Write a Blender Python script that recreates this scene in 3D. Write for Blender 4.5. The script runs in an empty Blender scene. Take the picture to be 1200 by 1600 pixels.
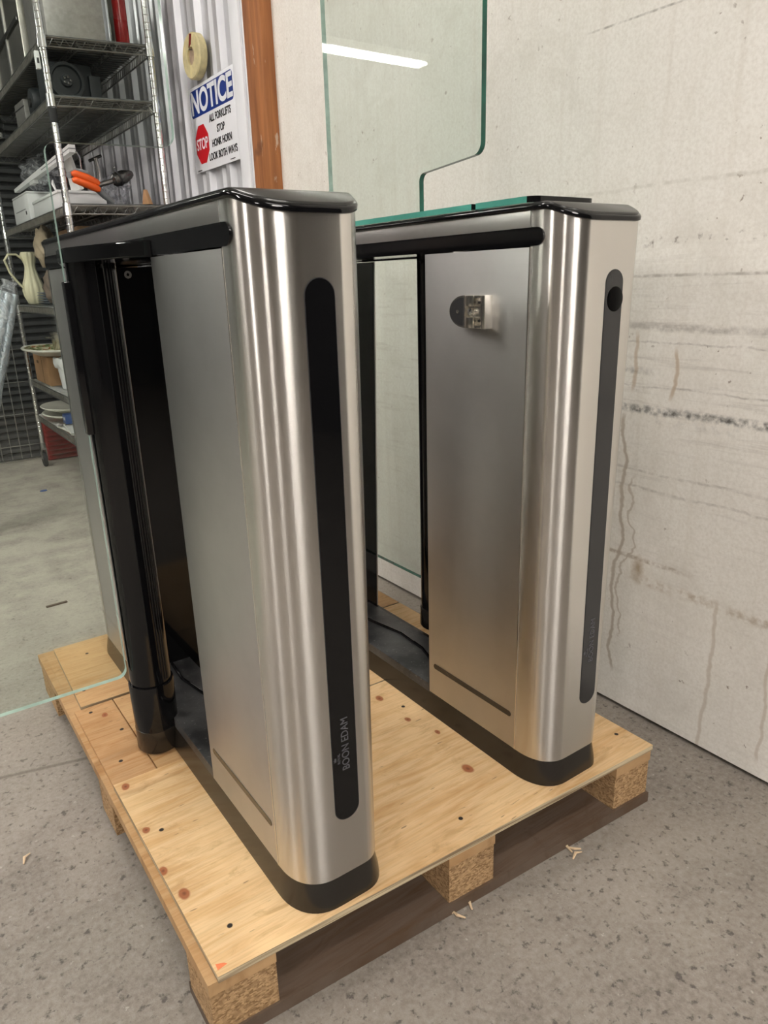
import bpy, bmesh, math, random
from mathutils import Vector, Matrix
random.seed(4)
PI = math.pi
C = bpy.context.scene.collection
scene = bpy.context.scene

# ------------------------------------------------------------------ camera
cam_d = bpy.data.cameras.new('camera'); cam = bpy.data.objects.new('camera', cam_d); C.objects.link(cam)
yaw, pitch, roll = 0.605888, 0.313058, -0.030265
fw = Vector((math.sin(yaw)*math.cos(pitch), math.cos(yaw)*math.cos(pitch), -math.sin(pitch)))
rt = fw.cross(Vector((0, 0, 1))).normalized(); up = rt.cross(fw)
r2 = math.cos(roll)*rt + math.sin(roll)*up; u2 = -math.sin(roll)*rt + math.cos(roll)*up
M4 = Matrix((r2, u2, -fw)).transposed().to_4x4(); M4.translation = Vector((0, 0, 1.05))
cam.matrix_world = M4
cam_d.sensor_fit = 'VERTICAL'; cam_d.sensor_height = 36; cam_d.sensor_width = 27
cam_d.lens = 1125.1/1600*36; cam_d.clip_start = 0.02
scene.camera = cam

# ------------------------------------------------------------------ world, exposure
w = bpy.data.worlds.new('world'); scene.world = w; w.use_nodes = True
w.node_tree.nodes['Background'].inputs[0].default_value = (0.9, 0.95, 1, 1)
w.node_tree.nodes['Background'].inputs[1].default_value = 0.3
vs = scene.view_settings
vs.view_transform = 'Standard'; vs.look = 'None'; vs.exposure = 1.9; vs.gamma = 1.0; vs.use_curve_mapping = False
LAMP_POWER = 13.0      # emission strength of the tube fixtures
# (x centre, y, length, height): fixtures run across the room
LAMPS = [(-1.15, 4.93, 1.25, 2.58, 0.6), (-0.35, 3.0, 1.2, 2.75, 1.35), (-2.2, 1.2, 1.2, 2.1, 2.1), (0.35, -0.4, 1.2, 2.85, 1.0),
         (-0.10, -1.7, 1.0, 2.35, 3.6), (-2.9, -1.3, 1.0, 2.2, 2.8), (-2.8, 3.0, 1.2, 2.6, 1.6), (-0.9, -3.6, 1.2, 2.7, 1.6), (0.3, 1.7, 1.2, 2.85, 0.7)]

# ------------------------------------------------------------------ node helpers
def new_mat(name):
    m = bpy.data.materials.new(name); m.use_nodes = True
    nt = m.node_tree; b = nt.nodes['Principled BSDF']
    return m, nt, b
def S(nt, sock, v):
    if isinstance(v, bpy.types.NodeSocket): nt.links.new(v, sock)
    elif isinstance(v, (tuple, list)) and len(v) == 3 and sock.type == 'RGBA': sock.default_value = (*v, 1)
    else: sock.default_value = v
def node(nt, t, **kw):
    n = nt.nodes.new(t)
    for k, v in kw.items(): setattr(n, k, v)
    return n
def coords(nt, scale=(1, 1, 1), loc=(0, 0, 0), rot=(0, 0, 0)):
    tc = node(nt, 'ShaderNodeTexCoord'); mp = node(nt, 'ShaderNodeMapping')
    nt.links.new(tc.outputs['Object'], mp.inputs[0])
    mp.inputs['Scale'].default_value = scale; mp.inputs['Location'].default_value = loc; mp.inputs['Rotation'].default_value = rot
    return mp.outputs[0]
def noise(nt, vec, scale=5, detail=4, rough=.55, dist=0):
    n = node(nt, 'ShaderNodeTexNoise'); nt.links.new(vec, n.inputs['Vector'])
    n.inputs['Scale'].default_value = scale; n.inputs['Detail'].default_value = detail
    n.inputs['Roughness'].default_value = rough; n.inputs['Distortion'].default_value = dist
    return n.outputs['Fac']
def voro(nt, vec, scale=5):
    n = node(nt, 'ShaderNodeTexVoronoi'); nt.links.new(vec, n.inputs['Vector']); n.inputs['Scale'].default_value = scale
    return n
def math_(nt, op, a, b=0.0, clamp=False):
    n = node(nt, 'ShaderNodeMath', operation=op, use_clamp=clamp); S(nt, n.inputs[0], a); S(nt, n.inputs[1], b); return n.outputs[0]
def rng(nt, v, a, b, c=0.0, d=1.0):
    n = node(nt, 'ShaderNodeMapRange'); S(nt, n.inputs[0], v)
    n.inputs[1].default_value = a; n.inputs[2].default_value = b; n.inputs[3].default_value = c; n.inputs[4].default_value = d
    return n.outputs[0]
def mix(nt, f, a, b):
    n = node(nt, 'ShaderNodeMix', data_type='RGBA'); S(nt, n.inputs['Factor'], f)
    S(nt, n.inputs[6], a); S(nt, n.inputs[7], b); return n.outputs[2]
def bump(nt, b, h, strength=.3, dist=.01):
    n = node(nt, 'ShaderNodeBump'); S(nt, n.inputs['Height'], h)
    n.inputs['Strength'].default_value = strength; n.inputs['Distance'].default_value = dist
    nt.links.new(n.outputs[0], b.inputs['Normal'])
def xyz(nt, vec):
    n = node(nt, 'ShaderNodeSeparateXYZ'); nt.links.new(vec, n.inputs[0]); return n.outputs
def simple(name, col, rough=.5, metal=0.0, var=.12, vscale=6, spec=.5, bmp=0):
    """plain material with slight mottling"""
    m, nt, b = new_mat(name)
    v = coords(nt); n = noise(nt, v, vscale, 5)
    c2 = tuple(min(1, c*(1+var)) for c in col); c1 = tuple(c*(1-var) for c in col)
    S(nt, b.inputs['Base Color'], mix(nt, rng(nt, n, .3, .7), c1, c2))
    b.inputs['Roughness'].default_value = rough; b.inputs['Metallic'].default_value = metal
    b.inputs['Specular IOR Level'].default_value = spec
    if bmp: bump(nt, b, noise(nt, v, vscale*8, 4), bmp, .004)
    return m

def brushed(name, col, rough, aniso, var=.02, mott=9):
    m, nt, b = new_mat(name)
    v = coords(nt, (2.5, 2.5, 420)); n = noise(nt, v, 3, 2)
    v2 = coords(nt); n2 = noise(nt, v2, mott, 5)
    c = mix(nt, n, tuple(x*(1-var) for x in col), tuple(min(1, x*(1+var)) for x in col))
    c = mix(nt, rng(nt, n2, .45, .8, 0, .35), c, tuple(x*.8 for x in col))
    S(nt, b.inputs['Base Color'], c)
    b.inputs['Metallic'].default_value = 1
    S(nt, b.inputs['Roughness'], rng(nt, n, .2, .8, rough*.97, rough*1.03))
    b.inputs['Anisotropic'].default_value = aniso
    b.inputs['Anisotropic Rotation'].default_value = 0.25
    g = node(nt, 'ShaderNodeNewGeometry'); cr = node(nt, 'ShaderNodeVectorMath', operation='CROSS_PRODUCT')   # brushing runs level around the sheet
    nt.links.new(g.outputs['Normal'], cr.inputs[0]); cr.inputs[1].default_value = (0, 0, 1); nt.links.new(cr.outputs[0], b.inputs['Tangent'])
    return m

MAT = {}
MAT['steel'] = brushed('brushed_steel', (.68, .66, .625), .265, 1.0)
MAT['panel_steel'] = brushed('satin_steel', (.53, .52, .51), .42, .6, .04, 14)
MAT['band_steel'] = brushed('band_steel', (.64, .62, .60), .32, .6)
MAT['gloss_black'] = simple('gloss_black', (.004, .004, .0045), .07, 0, .1, spec=.35)
MAT['lens_black'] = simple('lens_black', (.002, .002, .002), .12, 0, .1, spec=.05)
MAT['wall_sheen_strip'] = simple('black_with_wall_sheen', (.022, .022, .023), .22, 0, .1)  # black window, greyed in its colour for the white wall's reflection
MAT['lid'] = simple('lid_top', (.022, .022, .020), .24, 0, .15, 20)
MAT['plinth'] = simple('plinth_black', (.018, .015, .012), .22, 0, .3, 8)
MAT['slot'] = simple('slot_dark', (.03, .024, .018), .25)
MAT['rubber'] = simple('rubber', (.02, .02, .022), .75)
MAT['chrome'] = simple('chrome', (.75, .75, .74), .18, 1, .08, 30)
MAT['chrome_dull'] = simple('dull_wire', (.34, .34, .33), .36, 1, .2, 20)
MAT['nickel'] = simple('satin_nickel', (.78, .75, .68), .22, 1, .08, 40)
MAT['galv'] = simple('galvanised', (.55, .60, .64), .35, .9, .2, 14)
MAT['letter'] = simple('letter_grey', (.09, .09, .10), .5, 0, .02)
MAT['red'] = simple('red_plastic', (.22, .012, .010), .4, 0, .3, 9)
MAT['redmetal'] = simple('red_paint', (.32, .01, .01), .2, 0, .2)
MAT['orange'] = simple('orange_grip', (.85, .12, .015), .4, 0, .08)
MAT['cream'] = simple('cream_ceramic', (.78, .74, .52), .18, 0, .06, 20)
MAT['white_ceramic'] = simple('white_ceramic', (.75, .74, .66), .25, 0, .05)
MAT['white_plastic'] = simple('white_plastic', (.72, .73, .73), .35, 0, .05)
MAT['grey_plastic'] = simple('grey_plastic', (.22, .23, .24), .5, 0, .12)
MAT['dark_plastic'] = simple('dark_plastic', (.012, .016, .018), .5, 0, .1)
MAT['steel_box'] = simple('steel_box', (.34, .33, .31), .38, .8, .12, 60)
MAT['shiny_steel'] = simple('shiny_steel', (.6, .58, .52), .25, 1, .25, 4)
MAT['carton'] = simple('cardboard', (.40, .23, .115), .85, 0, .12, 10)
MAT['carton_dark'] = simple('cardboard_dark', (.16, .10, .05), .9, 0, .2, 8)
MAT['bag'] = simple('beige_bag', (.42, .34, .24), .85, 0, .15, 25, bmp=.3)
MAT['bag_brown'] = simple('brown_bag', (.16, .12, .09), .9, 0, .2, 25, bmp=.3)
MAT['blue'] = simple('blue_plastic', (.03, .08, .25), .4)
MAT['paper'] = simple('paper', (.62, .62, .60), .7, 0, .1, 12)
MAT['liner'] = simple('shelf_liner', (.075, .08, .082), .42, .3, .45, 7)
MAT['tape'] = simple('tape_yellow', (.66, .58, .32), .5, 0, .2, 30)
MAT['tape_core'] = simple('tape_core', (.38, .28, .20), .8, 0, .3, 30)
MAT['sign_white'] = simple('sign_white', (.86, .88, .92), .35, 0, .02)
MAT['sign_blue'] = simple('sign_blue', (.012, .04, .24), .35, 0, .05)
MAT['sign_red'] = simple('sign_red', (.62, .012, .02), .35, 0, .05)
MAT['ink'] = simple('ink', (.012, .012, .015), .5, 0, .02)
MAT['grip_dark'] = simple('dark_metal', (.12, .12, .115), .25, .9, .3, 30)
MAT['shaving'] = simple('wood_shaving', (.72, .55, .36), .8, 0, .1)
MAT['leaf_ceramic'] = None

def m_glass():
    m, nt, b = new_mat('clear_glass')
    nt.nodes.remove(b); out = nt.nodes['Material Output']
    tr = node(nt, 'ShaderNodeBsdfTransparent'); gl = node(nt, 'ShaderNodeBsdfGlossy')
    n = noise(nt, coords(nt), 3, 2)
    S(nt, tr.inputs[0], mix(nt, n, (.925, .962, .942), (.932, .968, .948)))
    gl.inputs['Roughness'].default_value = 0.015; gl.inputs[0].default_value = (.95, 1, .98, 1)
    lw = node(nt, 'ShaderNodeLayerWeight'); lw.inputs[0].default_value = .5
    f = math_(nt, 'POWER', lw.outputs['Facing'], 5); f = math_(nt, 'MULTIPLY', f, .95); f = math_(nt, 'ADD', f, .042)
    mx = node(nt, 'ShaderNodeMixShader'); nt.links.new(f, mx.inputs[0]); nt.links.new(tr.outputs[0], mx.inputs[1]); nt.links.new(gl.outputs[0], mx.inputs[2])
    nt.links.new(mx.outputs[0], out.inputs[0]); return m
MAT['glass'] = m_glass()
MAT['glass_edge'] = simple('glass_edge', (.010, .11, .075), .08, 0, .5, 12)
MAT['glass_sheet_edge'] = simple('glass_sheet_edge', (.09, .36, .29), .1, 0, .2, 12)
MAT['glass_edge_light'] = simple('glass_edge_light', (.42, .55, .50), .15, 0, .2, 30)
def m_wrap():
    m, nt, b = new_mat('plastic_wrap')
    out = nt.nodes['Material Output']; v = coords(nt); n = noise(nt, v, 16, 5, .6, 1.5)
    S(nt, b.inputs['Base Color'], mix(nt, n, (.35, .36, .38), (.8, .82, .85))); b.inputs['Roughness'].default_value = .12
    bump(nt, b, n, .8, .02)
    tr = node(nt, 'ShaderNodeBsdfTransparent'); tr.inputs[0].default_value = (.93, .93, .95, 1)
    mx = node(nt, 'ShaderNodeMixShader'); S(nt, mx.inputs[0], rng(nt, n, .42, .68, .12, .75))
    nt.links.new(tr.outputs[0], mx.inputs[1]); nt.links.new(b.outputs[0], mx.inputs[2]); nt.links.new(mx.outputs[0], out.inputs[0]); return m
MAT['wrap'] = m_wrap()
def m_lamp(s):
    m, nt, b = new_mat('lamp_tube')
    b.inputs['Base Color'].default_value = (.9, .9, .9, 1); b.inputs['Emission Color'].default_value = (1, .945, .885, 1)
    b.inputs['Emission Strength'].default_value = LAMP_POWER*s; return m

def spots(nt, vec, pts, r0, r1, warp=0.0, squash=1.0):
    """1 near any of pts (x, y), 0 elsewhere"""
    o = xyz(nt, vec); x, y = o[0], o[1]
    if warp:
        n = noise(nt, vec, 40, 2); k = rng(nt, n, 0, 1, -warp, warp); x = math_(nt, 'ADD', x, k); y = math_(nt, 'ADD', y, k)
    acc = None
    for p in pts:
        dx = math_(nt, 'SUBTRACT', x, p[0]); dy = math_(nt, 'MULTIPLY', math_(nt, 'SUBTRACT', y, p[1]), squash)
        s = p[2] if len(p) > 2 else 1.0
        d = math_(nt, 'SQRT', math_(nt, 'ADD', math_(nt, 'MULTIPLY', dx, dx), math_(nt, 'MULTIPLY', dy, dy)))
        d = math_(nt, 'DIVIDE', d, s)
        acc = d if acc is None else math_(nt, 'MINIMUM', acc, d)
    return rng(nt, acc, r0, r1, 1, 0)

def m_ply(name, base, knots=(), nails=(), rot=0.0, dark=1.0):
    m, nt, b = new_mat(name)
    v = coords(nt)
    g = coords(nt, (1.6, 16, 1), (0, 0, 0), (0, 0, rot)); gr = noise(nt, g, 3.2, 6, .6, 1.2)
    fine = noise(nt, coords(nt, (14, 260, 30), (0, 0, 0), (0, 0, rot)), 1, 4)
    blotch = noise(nt, v, 4.5, 4)
    c1 = tuple(x*dark for x in base); c2 = tuple(x*dark*y for x, y in zip(base, (.80, .66, .50))); c3 = tuple(min(1, x*dark*1.22) for x in base)
    c = mix(nt, rng(nt, gr, .42, .66), c1, c2); c = mix(nt, rng(nt, blotch, .42, .66, 0, .75), c, c3)
    c = mix(nt, rng(nt, noise(nt, coords(nt, (2, 5, 1), (4, 2, 0), (0, 0, rot)), 3, 6, .7, 2.0), .56, .72, 0, .7), c, tuple(x*.78 for x in c2))
    c = mix(nt, rng(nt, fine, .45, .75, 0, .3), c, tuple(x*.62 for x in c2))
    # short dark pencil-like strokes in the grain
    st = noise(nt, coords(nt, (26, 150, 1), (0, 0, 0), (0, 0, rot+.5)), 1, 1); c = mix(nt, rng(nt, st, .74, .78, 0, .65), c, (.10, .055, .03))
    if knots:
        halo = spots(nt, v, knots, .009, .030, .008, .7); c = mix(nt, math_(nt, 'MULTIPLY', halo, .2), c, tuple(x*.8 for x in c2))
        core = spots(nt, v, knots, .0070, .0100, .003, .7); c = mix(nt, math_(nt, 'MULTIPLY', core, .9), c, (.30, .085, .03))
        core = spots(nt, v, knots, .0010, .0045, .002, .8); c = mix(nt, math_(nt, 'MULTIPLY', core, .6), c, (.09, .03, .012))
    if nails:
        c = mix(nt, spots(nt, v, nails, .0035, .0050, .001), c, (.015, .01, .008))
    S(nt, b.inputs['Base Color'], c); b.inputs['Roughness'].default_value = .58; b.inputs['Specular IOR Level'].default_value = .35
    bump(nt, b, gr, .12, .004); return m
knots = [(.238, .930), (.227, .996, .8), (.234, 1.106, .7), (.239, 1.246, .8), (.801, 1.197, .9), (.802, 1.091, .7), (.796, .888, 1.15), (.824, 1.016, .6)]
nails = [(.272, .831), (.256, 1.09), (.695, .793), (1.114, .784), (.824, 1.137), (.60, 1.0)]
MAT['ply'] = m_ply('plywood', (.69, .485, .265), knots, nails)
MAT['ply_rear'] = m_ply('plywood_rear', (.54, .34, .165), (), [(.314, 1.845), (.262, 1.66), (.9, 1.7)], .1)
MAT['plank'] = m_ply('deck_plank', (.50, .30, .145), [(.275, 1.53, .7)], [(.252, 1.56), (.256, 1.339), (.29, 1.45)], 1.2)
MAT['board'] = m_ply('pallet_board', (.52, .33, .165), (), (), 1.57, .9)
MAT['old_board'] = m_ply('weathered_board', (.135, .098, .074), (), (), 0.0, .95)
MAT['plyedge'] = None
def m_plyedge():
    m, nt, b = new_mat('plywood_edge'); v = coords(nt)
    n = noise(nt, coords(nt, (6, 6, 420)), 1, 2)
    S(nt, b.inputs['Base Color'], mix(nt, rng(nt, n, .4, .6), (.60, .50, .33), (.24, .17, .10))); b.inputs['Roughness'].default_value = .8; return m
MAT['plyedge'] = m_plyedge()
def m_chip():
    m, nt, b = new_mat('chipboard'); v = coords(nt, (1, 1, 1.6))
    vo = voro(nt, coords(nt, (1, 1, 1.8)), 210); n = noise(nt, v, 30, 6, .7)
    c = mix(nt, vo.outputs['Color'], (.30, .18, .085), (.66, .46, .25)); 
    hs = node(nt, 'ShaderNodeSeparateColor'); nt.links.new(vo.outputs['Color'], hs.inputs[0])
    c = mix(nt, hs.outputs[0], (.24, .135, .055), (.58, .38, .20)); c = mix(nt, rng(nt, n, .55, .75, 0, .7), c, (.12, .06, .025))
    S(nt, b.inputs['Base Color'], c); b.inputs['Roughness'].default_value = .9
    bump(nt, b, math_(nt, 'ADD', hs.outputs[0], n), .7, .006); return m
MAT['chip'] = m_chip()

def m_floor():
    m, nt, b = new_mat('concrete_floor'); v = coords(nt)
    big = noise(nt, v, 1.1, 5, .6); mid = noise(nt, v, 6, 6, .65); fine = noise(nt, v, 90, 5, .7); sp = noise(nt, v, 60, 4, .65)
    c = mix(nt, rng(nt, big, .35, .65), (.20, .172, .145), (.295, .262, .225)); c = mix(nt, rng(nt, mid, .4, .7, 0, .8), c, (.145, .122, .10))
    c = mix(nt, rng(nt, fine, .35, .7, 0, .55), c, (.40, .365, .325))
    c = mix(nt, rng(nt, sp, .57, .67, 0, .85), c, (.075, .064, .056)); c = mix(nt, rng(nt, sp, .34, .30, 0, .55), c, (.50, .46, .41))
    big2 = noise(nt, coords(nt, (1, 1, 1), (3, 9, 0)), 14, 3); c = mix(nt, rng(nt, big2, .70, .80, 0, .5), c, (.12, .10, .09))
    # paler beige area further back and a hairline joint across the slab
    o = xyz(nt, v)
    c = mix(nt, math_(nt, 'MULTIPLY', rng(nt, o[1], 1.4, 2.6, 0, .6), rng(nt, mid, .3, .6)), c, (.60, .56, .47))
    ln = math_(nt, 'SUBTRACT', math_(nt, 'ADD', o[1], math_(nt, 'MULTIPLY', o[0], .27)), 1.65)
    ln = math_(nt, 'ABSOLUTE', math_(nt, 'ADD', ln, rng(nt, mid, 0, 1, -.012, .012)))
    c = mix(nt, rng(nt, ln, .002, .009, .6, 0), c, (.10, .085, .07))
    S(nt, b.inputs['Base Color'], c); b.inputs['Roughness'].default_value = .7
    bump(nt, b, math_(nt, 'ADD', fine, mid), .35, .006); return m
MAT['floor'] = m_floor()

def m_wall():
    m, nt, b = new_mat('scuffed_white_wall'); v = coords(nt)
    o = xyz(nt, v); y, z = o[1], o[2]
    n1 = noise(nt, v, 2.2, 5); n2 = noise(nt, v, 9, 6, .65); hs = noise(nt, coords(nt, (1, 3.0, 55)), 1.3, 5, .65); vsn = noise(nt, coords(nt, (1, 55, 1.3)), 1, 4)
    dots = noise(nt, v, 55, 4, .6)
    c = mix(nt, n1, (.84, .81, .755), (.91, .89, .84)); c = mix(nt, rng(nt, n2, .5, .75, 0, .35), c, (.70, .665, .59))
    c = mix(nt, rng(nt, vsn, .5, .8, 0, .3), c, (.70, .65, .57))
    fn = noise(nt, v, 150, 4, .7); c = mix(nt, rng(nt, fn, .4, .7, 0, .45), c, (.64, .60, .53))
    n3 = noise(nt, coords(nt, (1, 1, 1), (5, 2, 1)), 4.5, 6, .7, .6); c = mix(nt, rng(nt, n3, .52, .72, 0, .5), c, (.66, .625, .56))
    lowm = math_(nt, 'MULTIPLY', rng(nt, z, 1.15, .98), rng(nt, z, .35, .75, .35, 1))
    c = mix(nt, math_(nt, 'MULTIPLY', lowm, rng(nt, hs, .55, .75, 0, .5)), c, (.42, .38, .34))
    c = mix(nt, math_(nt, 'MULTIPLY', rng(nt, dots, .68, .72), rng(nt, n2, .4, .6, .1, .8)), c, (.25, .19, .14))
    def band(z0, wd, col, amt, y0=None, y1=None, wob=.012, brk=(.35, .55), slope=0.0):
        nonlocal c
        zz = math_(nt, 'SUBTRACT', z, z0)
        if slope: zz = math_(nt, 'SUBTRACT', zz, math_(nt, 'MULTIPLY', math_(nt, 'SUBTRACT', y, 1.0), slope))
        d = math_(nt, 'ABSOLUTE', math_(nt, 'ADD', zz, rng(nt, n2, 0, 1, -wob, wob)))
        f = math_(nt, 'MULTIPLY', rng(nt, d, wd*.35, wd, 1, 0), rng(nt, dots, brk[0], brk[1]+.08, 0, amt*.72))
        if y0 is not None: f = math_(nt, 'MULTIPLY', f, math_(nt, 'MULTIPLY', rng(nt, y, y0, y0+.06), rng(nt, y, y1+.06, y1)))
        c = mix(nt, f, c, col)
    band(.760, .012, (.035, .033, .032), 1.3, .2, 1.05, .006, (.36, .56))
    band(.750, .030, (.26, .24, .22), .55, .2, 1.0, .008, (.50, .68))
    band(.845, .010, (.16, .14, .13), .8, .93, 1.3)
    band(.81, .003, (.35, .31, .28), .7, .5, 1.3)
    band(.905, .003, (.35, .31, .28), .7, .5, 1.3)
    band(.935, .010, (.30, .27, .24), .7, .5, 1.3)
    band(1.040, .004, (.30, .26, .22), .8, .6, 1.05, .001)
    band(1.107, .014, (.10, .065, .04), .9, .72, 1.0, .006, (.60, .63))
    band(1.215, .005, (.50, .47, .40), .6, .5, 1.5, .006)
    band(1.528, .003, (.2, .18, .15), .9, .9, 1.13, .001)
    band(.411, .007, (.26, .17, .09), .85, .80, 1.10, .004)
    band(.362, .016, (.38, .28, .17), .8, .55, .93, .01, (.42, .6))
    band(.62, .004, (.35, .31, .27), .6, .4, 1.3, .01)
    band(.58, .004, (.35, .31, .27), .6, .4, 1.3, .01)
    def vline(y0, z0, z1, wd, col, amt, wob=.012):
        nonlocal c
        nz = noise(nt, coords(nt, (1, 2, 5)), 1.5, 4)
        d = math_(nt, 'ABSOLUTE', math_(nt, 'ADD', math_(nt, 'SUBTRACT', y, y0), rng(nt, nz, .3, .7, -wob, wob)))
        f = math_(nt, 'MULTIPLY', rng(nt, d, wd*.4, wd, amt, 0), math_(nt, 'MULTIPLY', rng(nt, z, z0-.01, z0+.01), rng(nt, z, z1+.01, z1-.01)))
        c = mix(nt, f, c, col)
    vline(1.006, .1, .74, .006, (.45, .38, .30), .75, .016); vline(.985, .2, .60, .004, (.48, .41, .33), .6, .03)
    vline(.902, .79, .89, .006, (.50, .38, .26), .7); vline(1.0, .80, .92, .006, (.50, .38, .26), .6)
    vline(.75, .0, .37, .006, (.5, .42, .33), .5, .01); vline(.62, .05, .36, .005, (.5, .42, .33), .5, .01)
    sp = spots(nt, coords(nt, (0, 1, 1), (0, 0, 0), (0, 0, 0)), [(0, 0)], 0, .001) if False else None
    dy = math_(nt, 'SUBTRACT', y, .945); dz = math_(nt, 'MULTIPLY', math_(nt, 'SUBTRACT', z, .385), .45)
    d = math_(nt, 'SQRT', math_(nt, 'ADD', math_(nt, 'MULTIPLY', dy, dy), math_(nt, 'MULTIPLY', dz, dz)))
    d = math_(nt, 'ADD', d, rng(nt, n2, .3, .7, -.012, .012)); c = mix(nt, rng(nt, d, .004, .022, .8, 0), c, (.34, .24, .13))
    S(nt, b.inputs['Base Color'], c); b.inputs['Roughness'].default_value = .62; b.inputs['Specular IOR Level'].default_value = .3
    bump(nt, b, math_(nt, 'ADD', n2, math_(nt, 'MULTIPLY', dots, .4)), .18, .006); return m
MAT['wall'] = m_wall()
MAT['dark_wall'] = simple('dark_wall', (.07, .07, .075), .8, 0, .3, 1.5)
MAT['plain_wall'] = simple('plain_wall', (.20, .195, .185), .8, 0, .1, 2)
MAT['ceiling'] = simple('ceiling_panel', (.50, .50, .48), .8, 0, .1, 2)
MAT['corrugated'] = simple('corrugated_metal', (.64, .65, .68), .38, .35, .1, 3)
MAT['shutter'] = simple('dark_shutter', (.085, .088, .09), .5, .3, .35, 5)
def m_post():
    m, nt, b = new_mat('timber_post')
    g = noise(nt, coords(nt, (30, 30, 1.5)), 1, 5, .6, .8); ch = noise(nt, coords(nt, (18, 18, 6)), 1, 5, .65)
    c = mix(nt, rng(nt, g, .35, .7), (.43, .165, .05), (.22, .075, .022)); c = mix(nt, rng(nt, ch, .64, .68, 0, .8), c, (.62, .50, .38))
    c = mix(nt, rng(nt, noise(nt, coords(nt), 7, 3), .62, .70, 0, .8), c, (.13, .05, .02))
    S(nt, b.inputs['Base Color'], c); b.inputs['Roughness'].default_value = .6; bump(nt, b, ch, .3, .006); return m
MAT['post'] = m_post()
def m_tray():
    m, nt, b = new_mat('dusty_black_tray'); v = coords(nt); n = noise(nt, v, 9, 6, .65); f = noise(nt, v, 120, 4, .7)
    c = mix(nt, rng(nt, n, .4, .7), (.016, .016, .017), (.085, .085, .085)); c = mix(nt, rng(nt, f, .62, .72, 0, .7), c, (.25, .25, .24))
    S(nt, b.inputs['Base Color'], c); b.inputs['Roughness'].default_value = .38; return m
MAT['tray'] = m_tray()
def m_leaf():
    m, nt, b = new_mat('painted_platter'); v = coords(nt); n = noise(nt, v, 22, 3)
    c = mix(nt, rng(nt, n, .45, .55), (.72, .66, .45), (.16, .20, .07)); c = mix(nt, rng(nt, noise(nt, v, 30, 2), .58, .62), c, (.35, .12, .04))
    S(nt, b.inputs['Base Color'], c); b.inputs['Roughness'].default_value = .25; return m
MAT['leaf_ceramic'] = m_leaf()

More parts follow.
